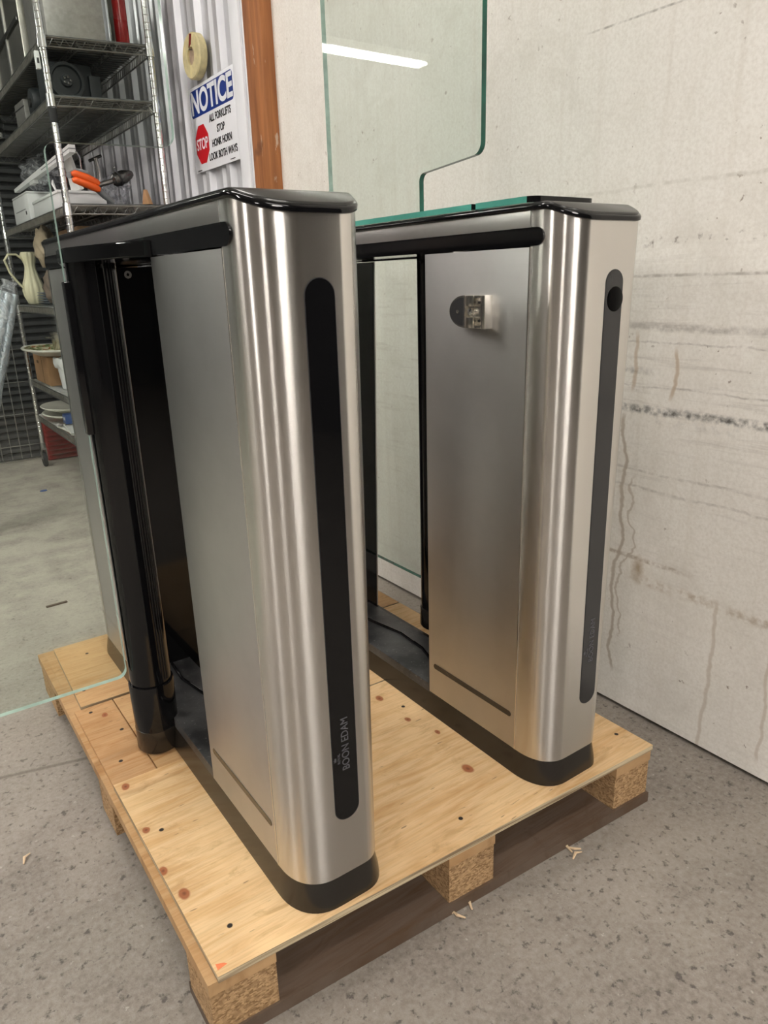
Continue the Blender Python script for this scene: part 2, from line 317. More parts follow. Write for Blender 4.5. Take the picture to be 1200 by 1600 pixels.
# ------------------------------------------------------------------ mesh helpers
class MB:
    def __init__(s): s.bm = bmesh.new()
    def box(s, x0, y0, z0, x1, y1, z1, mi=0, bev=0.0):
        bm = s.bm; vs_ = [bm.verts.new(p) for p in ((x0, y0, z0), (x1, y0, z0), (x1, y1, z0), (x0, y1, z0), (x0, y0, z1), (x1, y0, z1), (x1, y1, z1), (x0, y1, z1))]
        fs = [bm.faces.new([vs_[i] for i in f]) for f in ((3, 2, 1, 0), (4, 5, 6, 7), (0, 1, 5, 4), (1, 2, 6, 5), (2, 3, 7, 6), (3, 0, 4, 7))]
        for f in fs: f.material_index = mi
        if bev:
            es = list({e for f in fs for e in f.edges})
            bmesh.ops.bevel(bm, geom=es, offset=bev, segments=2, affect='EDGES', profile=.6)
        return s
    def hexa(s, pts, mi=0):
        bm = s.bm; v = [bm.verts.new(p) for p in pts]
        for f in ((3, 2, 1, 0), (4, 5, 6, 7), (0, 1, 5, 4), (1, 2, 6, 5), (2, 3, 7, 6), (3, 0, 4, 7)): bm.faces.new([v[i] for i in f]).material_index = mi
        return s
    def loft(s, rings, mi=0, cap=True, closed=True, capmi=None):
        bm = s.bm; R = [[bm.verts.new(p) for p in r] for r in rings]; n = len(R[0])
        for a, b in zip(R, R[1:]):
            for i in range(n if closed else n-1):
                j = (i+1) % n; f = bm.faces.new((a[i], a[j], b[j], b[i])); f.material_index = mi
        if cap:
            for r, rev in ((R[0], True), (R[-1], False)):
                f = bm.faces.new(list(reversed(r)) if rev else r); f.material_index = mi if capmi is None else capmi
        return R
    def tube(s, pts, r, n=8, mi=0, cap=True, closed=False):
        pts = [Vector(p) for p in pts]; rings = []
        prev = None
        for i, p in enumerate(pts):
            a = pts[i-1] if (i or closed) else pts[0]; b = pts[(i+1) % len(pts)] if (i < len(pts)-1 or closed) else pts[-1]
            t = (b-a).normalized()
            if prev is None: u = t.cross(Vector((0, 0, 1)) if abs(t.z) < .9 else Vector((1, 0, 0))).normalized()
            else: u = (prev - t*prev.dot(t)).normalized()
            prev = u; v = t.cross(u); rr = r[i] if isinstance(r, (list, tuple)) else r
            rings.append([p + (u*math.cos(2*PI*k/n) + v*math.sin(2*PI*k/n))*rr for k in range(n)])
        if closed: rings.append(rings[0])
        s.loft(rings, mi, cap and not closed); return s
    def lathe(s, prof, c=(0, 0, 0), n=32, mi=0, sx=1.0, sy=1.0, axis='Z', cap=False):
        rings = []
        for r, h in prof:
            ring = []
            for k in range(n):
                a = 2*PI*k/n; p = (r*math.cos(a)*sx, r*math.sin(a)*sy, h)
                if axis == 'X': p = (p[2], p[0], p[1])
                if axis == 'Y': p = (p[1], p[2], p[0])
                ring.append((p[0]+c[0], p[1]+c[1], p[2]+c[2]))
            rings.append(ring)
        s.loft(rings, mi, cap); return s
    def prism(s, poly, axis, a, b, mi=0, edge=None):
        """poly: 2-D points; axis 'X': poly=(y,z); 'Y': (x,z); 'Z': (x,y)"""
        def P(p, t): return {'X': (t, p[0], p[1]), 'Y': (p[0], t, p[1]), 'Z': (p[0], p[1], t)}[axis]
        s.loft([[P(p, a) for p in poly], [P(p, b) for p in poly]], mi if edge is None else edge, True, True, mi); return s
    def xf(s, fn):
        for v in s.bm.verts: v.co = Vector(fn(v.co))
        return s
    def build(s, name, mats, parent=None, angle=35, label=None, weld=False):
        bm = s.bm
        if weld: bmesh.ops.remove_doubles(bm, verts=bm.verts, dist=1e-5)
        bmesh.ops.recalc_face_normals(bm, faces=bm.faces)
        me = bpy.data.meshes.new(name); bm.to_mesh(me); bm.free()
        if not isinstance(mats, (list, tuple)): mats = [mats]
        for m in mats: me.materials.append(m if not isinstance(m, str) else MAT[m])
        for p in me.polygons: p.use_smooth = True
        me.set_sharp_from_angle(angle=math.radians(angle))
        o = bpy.data.objects.new(name, me); C.objects.link(o)
        if parent: o.parent = parent
        if label: o['label'] = label
        return o
def thing(name, label, cat, loc=(0, 0, 0), rz=0, group=None):
    o = bpy.data.objects.new(name, None); C.objects.link(o); o.empty_display_size = .05
    o.location = loc; o.rotation_euler = (0, 0, rz); return tag(o, label, cat, group)
def tag(o, label, cat, group=None):
    o['label'] = label; o['category'] = cat
    if group: o['group'] = group
    return o
def struct(o): o['kind'] = 'structure'; return o
def text(name, s, size, mat, parent, M, sx=1.0, extrude=.0004, align='CENTER', weight=0.0):
    cu = bpy.data.curves.new(name, 'FONT'); cu.body = s; cu.size = size; cu.align_x = align; cu.align_y = 'CENTER'; cu.extrude = extrude; cu.offset = weight
    t = bpy.data.objects.new(name, cu); C.objects.link(t)
    dg = bpy.context.evaluated_depsgraph_get(); me = bpy.data.meshes.new_from_object(t.evaluated_get(dg)); bpy.data.objects.remove(t)
    me.transform(M @ Matrix.Diagonal((sx, 1, 1, 1))); me.materials.clear(); me.materials.append(MAT[mat]); me.name = name
    o = bpy.data.objects.new(name, me); C.objects.link(o)
    if parent: o.parent = parent
    return o
def fillet(poly, rad, seg=5):
    """round the corners of a 2-D polygon; rad per corner"""
    out = []; n = len(poly)
    for i, p in enumerate(poly):
        r = rad[i] if isinstance(rad, (list, tuple)) else rad
        if r <= 0: out.append(p); continue
        p = Vector(p); a = (Vector(poly[i-1])-p); b = (Vector(poly[(i+1) % n])-p)
        ang = a.angle(b); a.normalize(); b.normalize(); d = r/math.tan(ang/2)
        c = p + (a+b).normalized()*(r/math.sin(ang/2)); s0 = p+a*d-c; s1 = p+b*d-c
        t = s0.angle_signed(s1) if hasattr(s0, 'angle_signed') else 0
        a0 = math.atan2(s0.y, s0.x); a1 = math.atan2(s1.y, s1.x); da = (a1-a0+PI) % (2*PI)-PI
        for k in range(seg+1):
            q = a0+da*k/seg; out.append((c.x+r*math.cos(q), c.y+r*math.sin(q)))
    return out
def stadium(cx, cy, w_, h_, n=10):
    """upright stadium, 2-D"""
    r = w_/2; pts = []
    for k in range(n+1): a = PI*k/n; pts.append((cx+r*math.cos(a), cy+h_/2-r+r*math.sin(a)))
    for k in range(n+1): a = PI+PI*k/n; pts.append((cx+r*math.cos(a), cy-h_/2+r+r*math.sin(a)))
    return pts

# ------------------------------------------------------------------ structure
WX = 1.375
struct(MB().box(-5, -5, -.1, 3, 6, 0).build('floor', 'floor'))
struct(MB().box(WX, -.30, .012, WX+.1, 2.78, 3.4).build('wall_right', 'wall'))
struct(MB().box(2.6, -5, 0, 2.7, -.2, 3.4).build('wall_right_bay', 'dark_wall'))
struct(MB().box(WX+.1, -.3, 0, 2.7, -.2, 3.4).build('wall_bay_end', 'dark_wall'))
struct(MB().box(WX+.02, -.30, 0, WX+.1, 2.78, .013).build('wall_gap_shade', 'shutter'))  # dark strip standing in for the shade in the gap under the wall
struct(MB().box(-5.1, -5, 0, -5, 5.3, 3.4).build('wall_left', 'plain_wall'))
struct(MB().box(-5, -5.1, 0, 2.7, -5, 3.4).build('wall_front', 'dark_wall'))
struct(MB().box(-5.1, -5.1, 3.4, 3, 6, 3.5).build('ceiling', 'ceiling'))
# corrugated sheet wall beyond the timber post
mb = MB(); prof = []; y = 2.70; per = .105; k = 0
while y < 5.2:
    hgt = .026 if k % 2 == 0 else .012; wd = .030 if k % 2 == 0 else .022
    prof += [(1.352, y), (1.352-hgt, y+.010), (1.352-hgt, y+.010+wd), (1.352, y+.020+wd)]; y += per; k += 1
prof += [(1.352, 5.25), (1.40, 5.25), (1.40, 2.70)]
mb.prism(prof, 'Z', 0, 3.4); struct(mb.build('wall_corrugated', 'corrugated', angle=15))
struct(MB().box(1.318, 2.72, 0, 1.36, 2.80, 3.4, bev=.003).build('trim_1', 'sign_white'))
struct(MB().box(1.33, 2.575, 0, 1.43, 2.745, 3.4, bev=.005).build('trim_2', 'post'))
# dark slatted shutter across the back
mb = MB(); pr = []; z = 0
while z < 3.4: pr += [(5.12, z), (5.09, z+.008), (5.09, z+.030), (5.12, z+.042)]; z += .046
pr += [(5.12, 3.4), (5.25, 3.4), (5.25, 0)]
mb.prism(pr, 'X', -.6, 1.34); struct(mb.build('wall_back', 'shutter', angle=20))
struct(MB().box(-5, 5.10, 0, -.601, 5.25, 3.4).build('wall_back_left', 'dark_wall'))

# ceiling lamps
for i, (x, y, L, z, s) in enumerate(LAMPS):
    nm = ['above the wire rack', 'above the corrugated wall side', 'left of the pallet', 'over the right wall near the viewer', 'behind the viewer', 'far left behind the viewer', 'far left above the aisle', 'at the very back of the room', 'above the pallet'][i]
    t = thing('ceiling_lamp', 'white tube lamp hung from the ceiling, ' + nm, 'lamp', (x, y, z))
    MB().box(-L/2-.02, -.07, .02, L/2+.02, .07, .07, bev=.006).build('lamp_housing', 'white_plastic', t)
    m = m_lamp(s); MB().box(-L/2, -.055, 0, L/2, .055, .018, bev=.004).build('tube', m, t)
    mb = MB(); mb.tube([(-L*.4, 0, .07), (-L*.4, 0, 3.4-z)], .004, 6); mb.build('rod', 'chrome_dull', t)
    mb = MB(); mb.tube([(L*.4, 0, .07), (L*.4, 0, 3.4-z)], .004, 6); mb.build('rod', 'chrome_dull', t)

# ------------------------------------------------------------------ pallet
def yf(x): return .762 - .050*(x-.22)/.92          # slightly skewed front edge
pal = thing('pallet', 'wooden pallet with plywood deck and chipboard blocks on the concrete floor', 'pallet', (0, 0, 0))
ZP = .135
XS = [(.212, .312), (.630, .728), (1.040, 1.138)]
for (a, b) in XS:
    for (y0, y1) in ((None, .865), (1.262, 1.36), (1.775, 1.93)):
        ya = yf(a)+.008 if y0 is None else y0; yb = yf(b)+.008 if y0 is None else y0
        mb = MB(); mb.hexa([(a, ya, .022), (b, yb, .022), (b, y1, .022), (a, y1, .022), (a, ya, .101), (b, yb, .101), (b, y1, .101), (a, y1, .101)])
        mb.build('block', 'chip', pal)
    mb = MB(); ya, yb = yf(a)+.005, yf(b)+.005
    mb.hexa([(a-.002, ya, .101), (b, yb, .101), (b, 1.945, .101), (a-.002, 1.945, .101), (a-.002, ya, .1225), (b, yb, .1225), (b, 1.945, .1225), (a-.002, 1.945, .1225)])
    mb.build('stringer', 'board', pal)
# bottom boards across
for (o0, wd) in ((0, .11), (.50, .10), (1.03, .13)):
    mb = MB(); A, B = (.2125 if o0 == 0 else .235), 1.140
    ya, yb = yf(A)+o0+.004, yf(B)+o0+.002
    mb.hexa([(A, ya, 0), (B, yb, 0), (B, yb+wd, 0), (A, ya+wd, 0), (A, ya, .022), (B, yb, .022), (B, yb+wd, .022), (A, ya+wd, .022)])
    mb.build('bottom_board', 'old_board', pal)
# deck boards seen behind the front sheet
for (xa, xb, m_) in ((.222, .306, 'plank'), (.309, .40, 'ply_rear')):
    mb = MB(); mb.box(xa, 1.268, .1228, xb, 1.585, .1300); mb.build('deck_board', m_, pal)
mb = MB(); P = [(.224, .762), (1.142, .716), (1.142, 1.246), (.221, 1.265)]
rings = [[(x, y, z) for x, y in P] for z in (.1235, ZP)]
mb.loft(rings, 1, True, True, 0); mb.build('plywood_sheet', ['ply', 'plyedge'], pal, label='large front plywood sheet with knots')
mb = MB(); P = [(.395, 1.268), (1.142, 1.249), (1.142, 1.58), (.395, 1.583)]
mb.loft([[(x, y, z) for x, y in P] for z in (.1235, ZP)], 1, True, True, 0); mb.build('plywood_sheet', ['ply', 'plyedge'], pal)
mb = MB(); P = [(.238, 1.588), (1.142, 1.586), (1.142, 1.935), (.248, 1.925)]
mb.loft([[(x, y, z) for x, y in P] for z in (.1235, ZP)], 1, True, True, 0); mb.build('plywood_sheet', ['ply_rear', 'plyedge'], pal, label='browner rear plywood sheet')
# one red crayon mark at the corner
MB().hexa([(.228, .772, .1351), (.243, .774, .1351), (.240, .778, .1351), (.229, .783, .1351), (.228, .772, .1353), (.243, .774, .1353), (.240, .778, .1353), (.229, .783, .1353)]).build('crayon_mark', simple('crayon', (.75, .2, .08), .8, 0, .2, 90), pal)

# ------------------------------------------------------------------ turnstile
LEN, ZB, ZT = 1.105, .050, 1.006
RX1, RX2, RY = .066, .048, .074
def slope(y): return .018*max(0, .046-min(y, LEN-y))/.046
def outline(W, near=True, far=True, y0=0.0, y1=LEN, off=0.0, n=12):
    """ordered list: left side far->near, then right side near->far; pairs i / N-1-i share y"""
    L = []; R = []; e = 2/2.35
    if far:
        for k in range(n+1):
            th = PI/2*(1-k/n); dx = (1-max(0, math.cos(th))**e); dy = RY*(1-max(0, math.sin(th))**e)
            L.append((dx*RX1, LEN-dy)); R.append((W-dx*RX2, LEN-dy))
    else: L.append((0, y1)); R.append((W, y1))
    if near:
        if far:
            for q in range(1, 8): yy = (LEN-RY)+(RY-(LEN-RY))*q/8; L.append((0, yy)); R.append((W, yy))
        for k in range(n+1):
            th = PI/2*k/n; dx = (1-max(0, math.cos(th))**e); dy = RY*(1-max(0, math.sin(th))**e)
            L.append((dx*RX1, dy)); R.append((W-dx*RX2, dy))
    else: L.append((0, y0)); R.append((W, y0))
    if off:
        def shift(P, sgn):
            out = []
            for i, p in enumerate(P):
                a = Vector(P[max(0, i-1)]); b = Vector(P[min(len(P)-1, i+1)]); t = (b-a)
                if t.length < 1e-7: t = Vector((0, -1))
                t.normalize(); nrm = Vector((t.y, -t.x))*sgn
                if i == 0 and far: nrm = (nrm+Vector((0, 1))).normalized()
                if i == len(P)-1 and near: nrm = (nrm+Vector((0, -1))).normalized()
                out.append((p[0]+nrm.x*off, p[1]+nrm.y*off))
            return out
        L = shift(L, 1); R = shift(R, -1)
    return L + R[::-1]
def solid(mb, layers, mi=0, top=True):
    """layers: list of (outline, z function). caps are strips between paired points so they can slope"""
    bm = mb.bm; R = [[bm.verts.new((x, y, zf(y))) for x, y in o] for o, zf in layers]; n = len(R[0])
    for a, b in zip(R, R[1:]):
        for i in range(n): bm.faces.new((a[i], a[(i+1) % n], b[(i+1) % n], b[i])).material_index = mi
    for r in (R[0], R[-1]):
        h = n//2
        for i in range(h-1):
            q = (r[i], r[i+1], r[n-2-i], r[n-1-i])
            bm.faces.new(q).material_index = mi
    return mb

def turnstile(label, loc, W, Wb, wing, post_x, post_y, post_z0, strip_x, strip_mat, reader, lid_glass, bracket, side_post):
    T = thing('turnstile', label, 'turnstile', loc)
    kx = (1-Wb/W)/(ZT-ZB)
    def tp(c): 
        s = 1 - kx*(ZT-c[2]) if c[2] < ZT else 1
        return (c[0]*s if c[0] > 0 else c[0], c[1], c[2])
    # plinth
    mb = MB(); solid(mb, [(outline(W, off=.006), lambda y: 0), (outline(W, off=.005), lambda y: .012), (outline(W, off=-.003), lambda y: ZB)]); mb.xf(tp).build('plinth', 'plinth', T)
    # two end housings
    for flip in (False, True):
        F = (lambda c: (c[0], LEN-c[1], c[2])) if flip else (lambda c: c)
        mb = MB(); solid(mb, [(outline(W, True, False, 0, RY+.002), lambda y: ZB), (outline(W, True, False, 0, RY+.002), lambda y: ZT-slope(y))])
        H = mb.xf(F).xf(tp).build('end_housing', 'steel', T)
        mb = MB(); mb.box(.003, RY+.003, ZB, W-.003, .334, ZT-.055); mb.xf(F).xf(tp).build('housing_core', 'gloss_black', T)
        for side in (0, 1):
            mb = MB(); xa, xb = (0, .004) if side == 0 else (W-.004, W)
            mb.box(xa, RY+.0045, ZB, xb, .336, ZT-.052, bev=.0008); P_ = mb.xf(F).xf(tp).build('side_panel', 'panel_steel', T)
            mb = MB(); xs_ = -.0006 if side == 0 else W-.0006; mb.box(xs_, RY+.0018, ZB, xs_+.0012, RY+.0036, ZT-.052); mb.xf(F).xf(tp).build('seam_trim', 'nickel', P_)
            if not flip and side == 0:
                mb = MB(); pts = [(c_[1], c_[0]) for c_ in stadium(.120, .204, .0115, .232)]
                mb.prism(pts, 'X', -.0006, .001); mb.build('slot', 'slot', P_)
        if not flip:
            st = stadium(strip_x, .5335, .040, .768, 14)
            mb = MB(); mb.prism(st, 'Y', -.0008, .004); K = mb.build('front_window', strip_mat, H)
            mb = MB(); mb.prism([(strip_x+(a-strip_x)*1.05, .5335+(b-.5335)*1.0026) for a, b in st], 'Y', -.0003, .003); mb.build('window_rim', 'rubber', H)
            if reader:
                mb = MB(); mb.lathe([(.0005, -.0020), (.0175, -.0020), (.0190, -.0012), (.0190, .001)], (strip_x+.003, 0, .874), 32, axis='Y'); mb.build('reader_lens', 'lens_black', K)
            M = Matrix.Translation((strip_x+.002, -.0010, .279)) @ Matrix.Rotation(PI/2, 4, 'X') @ Matrix.Rotation(PI/2, 4, 'Z')
            text('lettering', 'BOON EDAM', .0172, 'letter', K, M, .86)
            M = Matrix.Translation((strip_x-.010, -.0010, .258)) @ Matrix.Rotation(PI/2, 4, 'X') @ Matrix.Rotation(PI/2, 4, 'Z')
            text('small_lettering', 'ROYAL', .006, 'letter', K, M, .9)
            mb = MB(); cx, cz = strip_x-.0155, .258
            mb.prism([(cx-.001, cz-.003), (cx-.003, cz-.0035), (cx-.001, cz-.0015), (cx-.0038, cz), (cx-.001, cz+.0015), (cx-.003, cz+.0035), (cx-.001, cz+.003), (cx+.0008, cz+.003), (cx+.0008, cz-.003)], 'Y', -.0014, -.0006)
            mb.build('crown_mark', 'letter', K)
    # top band and dark strips along both sides
    mb = MB(); mb.box(0, RY+.0035, .981, W, LEN-RY-.0035, ZT, bev=.0008); mb.build('top_band', 'band_steel', T)
    for side in (0, 1):
        pts = [(c_[1], c_[0]) for c_ in stadium(.9690, LEN/2, .0265, LEN-.10, 12)]
        xa, xb = (-.0008, .012) if side == 0 else (W-.012, W+.0008)
        mb = MB(); mb.prism(pts, 'X', xa, xb); mb.build('side_strip', 'gloss_black', T)
    mb = MB(); mb.box(.008, .30, .957, W-.008, LEN-.30, .981); mb.build('beam_soffit', 'gloss_black', T)
    # lid
    mb = MB(); solid(mb, [(outline(W, off=.001), lambda y: ZT-slope(y)), (outline(W, off=.003), lambda y: ZT+.0015-slope(y)), (outline(W, off=.0035), lambda y: ZT+.0060-slope(y)), (outline(W, off=.0022), lambda y: ZT+.0078-slope(y)), (outline(W, off=.0005), lambda y: ZT+.0085-slope(y))])
    lid_ = mb.build('lid', 'gloss_black', T, angle=50)
    mb = MB(); solid(mb, [(outline(W, off=-.0005), lambda y: ZT+.006-slope(y)), (outline(W, off=-.0008), lambda y: ZT+.0105-slope(y)), (outline(W, off=-.003), lambda y: ZT+.0115-slope(y))]); mb.build('lid_inlay', 'lid', lid_, angle=50)
    # base tray between the housings
    mb = MB(); mb.box(.002, .30, .004, W-.034, LEN-.30, .066, bev=.002); mb.xf(tp); tr_ = mb.build('base_tray', 'tray', T)
    mb = MB(); mb.tube([(.06, .36, .069), (.062, .40, .070), (.085, .47, .069), (.09, .56, .070), (.07, .68, .069), (.075, .76, .069)], .0035, 8); mb.build('cable', 'gloss_black', tr_)
    mb = MB(); mb.tube([(.055, .345, .069), (.060, .40, .071)], .0042, 8); mb.build('cable_end', 'white_plastic', tr_)
    # hinge post
    mb = MB(); R_ = .0405; top = .955
    ring = []
    for k in range(48):
        a = 2*PI*k/48; r = R_
        ring.append((post_x+r*math.cos(a), post_y+r*math.sin(a)))
    mb.prism(ring, 'Z', post_z0+.03, top); hp = mb.build('hinge_post', 'gloss_black', T)
    if side_post < 0:
        for da in (0, .16, .30):   # three slim vertical flutes
            a = -PI/2+.35+da; mb = MB(); px, py = post_x+R_*math.cos(a), post_y+R_*math.sin(a)
            mb.tube([(px, py, post_z0+.16), (px, py, top)], .0022, 8); mb.build('flute', 'gloss_black', hp)
        mb = MB(); mb.lathe([(R_+.002, post_z0+.02), (R_+.004, post_z0+.15), (R_+.003, post_z0+.153), (R_-.001, post_z0+.153)], (post_x, post_y, 0), 40); mb.build('post_sleeve', 'gloss_black', hp)
    mb = MB(); mb.lathe([(R_-.01, post_z0), (R_+.001, post_z0), (R_+.0035, post_z0+.004), (R_+.003, post_z0+.05), (R_-.001, post_z0+.052)], (post_x, post_y, 0), 40); mb.build('post_foot', 'plinth', hp)
    # cap bulging out over the recess
    s = side_post; xs0 = 0 if s < 0 else W
    cap = [(xs0-s*.02, .325), (xs0+s*.002, .325), (xs0+s*.030, .392), (xs0+s*.068, .545), (xs0+s*.068, .615), (xs0+s*.030, .765), (xs0+s*.002, .835), (xs0-s*.02, .835)]
    cap = [(a, b+(post_y-.579)) for a, b in cap]
    mb = MB(); mb.prism(cap, 'Z', .9545, .9775); 
    bmesh.ops.bevel(mb.bm, geom=[e for e in mb.bm.edges if abs(e.verts[0].co.z-e.verts[1].co.z) < 1e-5], offset=.002, segments=2, affect='EDGES')
    mb.build('post_cap', 'gloss_black', hp)
    # glass wing
    gt = .006
    if wing == 'X':   # runs out to -x from the post
        g = post_x-.045
        poly = [(g-.40, .176), (g, .176), (g, 1.137), (g+.215, 1.142), (g+.215, 1.72), (g-.40, 1.72)]
        poly = fillet(poly, [0, .018, .016, .022, .02, .02])
        mb = MB(); mb.prism(poly, 'Y', post_y-gt, post_y+gt, 0, 1); gw = mb.build('glass_wing', ['glass', 'glass_edge_light'], T)
        MB().box(g-.004, post_y-.011, .665, g+.03, post_y+.011, .925, bev=.002).build('glass_clamp', 'gloss_black', gw)
    else:
        g = post_y+.045
        poly = [(g+.375, .176), (g, .176), (g, 1.127), (g-.195, 1.142), (g-.195, 1.72), (g+.375, 1.72)]
        poly = fillet(poly, [0, .018, .016, .022, .02, .02])
        mb = MB(); mb.prism(poly, 'X', post_x-gt, post_x+gt, 0, 1)
        for f_ in mb.bm.faces:
            if f_.calc_center_median().y > g+.37: f_.material_index = 2
        for f_ in mb.bm.faces:
            if len(f_.verts) > 4: f_.material_index = 0
        gw = mb.build('glass_wing', ['glass', 'glass_edge', 'glass_edge_light'], T)
        MB().box(post_x-.011, g-.03, .665, post_x+.011, g+.006, .925, bev=.002).build('glass_clamp', 'gloss_black', gw)
    # hex screw on the inner face of the far housing
    mb = MB(); mb.lathe([(.003, 0), (.003, -.004), (.0075, -.004), (.0075, 0)], (.093, LEN-.334, .937), 16, axis='Y'); mb.build('screw', 'nickel', T)
    if lid_glass:
        for (ya, yb, z0) in ((.205, .93, ZT+.0117), (.070, .198, ZT+.0117)):
            mb = MB(); po = fillet([(-.004, ya), (W-.05*(ya < .1)+.002, ya), (W-.05*(ya < .1)+.002, yb), (-.004, yb)], [.02 if ya < .1 else .002, .02 if ya < .1 else .002, .002, .002])
            mb.prism(po, 'Z', z0, z0+.009, 0, 1)
            for f_ in mb.bm.faces:
                c_ = f_.calc_center_median()
                if f_.material_index == 1 and (c_.y < ya+.012 or (ya < .1 and c_.x > .1)) and len(f_.verts) == 4: f_.material_index = 2
            mb.build('glass_top', ['glass', 'glass_sheet_edge', 'gloss_black'], T)
    if bracket:
        by, bz = .212, .857     # on the -x side panel
        B = MB(); B.box(-.005, .160, bz-.027, 0, by, bz+.027, bev=.001); B.box(-.018, .157, bz-.027, 0, .1665, bz+.027, bev=.0012)
        bo = B.build('glass_bracket', 'nickel', T, label='small satin metal D shaped glass bracket')
        def dee(r, rz): return [(by+r*math.sin(PI*k/18), bz-rz*math.cos(PI*k/18)) for k in range(0, 19)]
        B = MB(); B.prism(dee(.040, .027), 'X', -.013, 0); B.build('bracket_jaw', 'nickel', bo)
        MB().box(-.013, .190, bz+.009, -.003, by, bz+.027, bev=.001).build('bracket_finger', 'nickel', bo)
        MB().box(-.013, .190, bz-.027, -.003, by, bz-.009, bev=.001).build('bracket_finger', 'nickel', bo)
        MB().prism([(y_+.0025, z_) for y_, z_ in dee(.0345, .0235)], 'X', -.0142, -.012).build('bracket_pad', 'rubber', bo)
        MB().lathe([(.0008, -.0162), (.0030, -.0158), (.0035, -.0135)], (0, by+.016, bz), 16, axis='X').build('bracket_screw', 'nickel', bo)
        MB().lathe([(.0008, -.014), (.006, -.013), (.0075, -.009), (.0075, -.002)], (0, .199, bz), 20, axis='X').build('bracket_screw', 'chrome', bo)
        for dz in (-.015, .015): MB().lathe([(.0006, -.0066), (.0022, -.0064), (.0022, -.005)], (0, .184, bz+dz), 12, axis='X').build('bracket_hole', 'rubber', bo)
        for dz in (-.0245, .0245): MB().box(-.016, .1665, bz+dz-.0025, -.004, .186, bz+dz+.0025, bev=.0008).build('bracket_lip', 'nickel', bo)
    return T
turnstile('brushed steel turnstile with black fluted hinge post on its left side, nearest the pallet corner', (.364, .766, ZP+.0006), .163, .154, 'X', -.024, .579, 0.0, .084, 'gloss_black', False, False, False, -1)
turnstile('brushed steel turnstile nearer the white wall, with a metal glass bracket on its side panel', (.861, .752, ZP+.0006), .190, .164, 'Y', .196, .548, .068, .108, 'wall_sheen_strip', True, True, True, 1)

# ------------------------------------------------------------------ sign on the corrugated wall
sx_ = 1.322
sg = thing('notice_sign', 'white and blue NOTICE forklift sign with red stop octagon on the corrugated wall', 'sign', (sx_, 3.03, 1.665))
Wd, Ht = .448, .320
# sign plane local: u runs towards the viewer (-y) = reading direction, z up
def SP(u, v, t=0): return (-t, -u, v)
MB().box(-.0006, -Wd/2, -Ht/2, .0014, Wd/2, Ht/2, bev=.0003).build('sign_panel', 'sign_white', sg)
def splate(name, pts, mat, t=.0014):
    mb = MB(); mb.prism([(-u, v) for u, v in pts], 'X', -t, -.0004); return mb.build(name, mat, sg)
hd = fillet([(-.212, .048), (.212, .048), (.212, .148), (-.212, .148)], .016)
splate('header', hd, 'sign_blue')
RM = Matrix(((0, 0, -1, 0), (-1, 0, 0, 0), (0, 1, 0, 0), (0, 0, 0, 1)))
def stext(name, s, size, u, v, mat, sx=1.0, wt=0.0):
    return text(name, s, size, mat, sg, Matrix.Translation((-.0016, -u, v)) @ RM, sx, .0003, 'CENTER', wt)
stext('header_text', 'NOTICE', .116, 0, .096, 'sign_white', .98, .0034)
oc = [(-.128+.074*math.cos(PI/8+k*PI/4), -.058+.078*math.sin(PI/8+k*PI/4)) for k in range(8)]
splate('stop_octagon', oc, 'sign_red')
stext('stop_text', 'STOP', .058, -.128, -.058, 'sign_white', .86, .0012)
for i, (tx, vv, ss) in enumerate((('ALL FORKLIFTS', .020, .034), ('STOP', -.026, .034), ('HONK HORN', -.072, .034), ('LOOK BOTH WAYS', -.118, .034))):
    stext('sign_text', tx, ss*1.1, .072, vv, 'ink', .84, .0009)
for (u, v) in ((.16, -.150), (-.18, -.153)): MB().box(-.0016, -u-.022, v-.0015, -.0004, -u+.022, v+.0015).build('small_print', 'ink', sg)

# tape roll on a nail
tp_ = thing('tape_roll', 'roll of yellowed masking tape with red streak hung above the notice sign', 'tape', (1.305, 3.11, 1.915), 0)
mb = MB(); prof_ = [(.035, .018), (.085, .018), (.090, .013), (.090, -.013), (.085, -.018), (.035, -.018)]
rings = []
for k in range(40):
    a = 2*PI*k/40; rings.append([(-h, r*math.cos(a), r*math.sin(a)*.9) for r, h in prof_])
rings.append(rings[0]); mb.loft(rings, 0, False); mb.build('tape_ring', 'tape', tp_, weld=True)
mb = MB(); mb.lathe([(.0005, -.010), (.036, -.010), (.036, .010)], (0, 0, 0), 24, axis='X'); mb.build('core', 'tape_core', tp_)
mb = MB(); mb.prism([(-.012, .038), (.012, .03), (-.008, .074), (-.026, .070)], 'X', -.0196, -.0175); mb.build('red_label', 'red', tp_)
mb = MB(); mb.tube([(.03, 0, .02), (-.024, 0, .022)], .003, 8); mb.build('nail', 'chrome_dull', tp_)

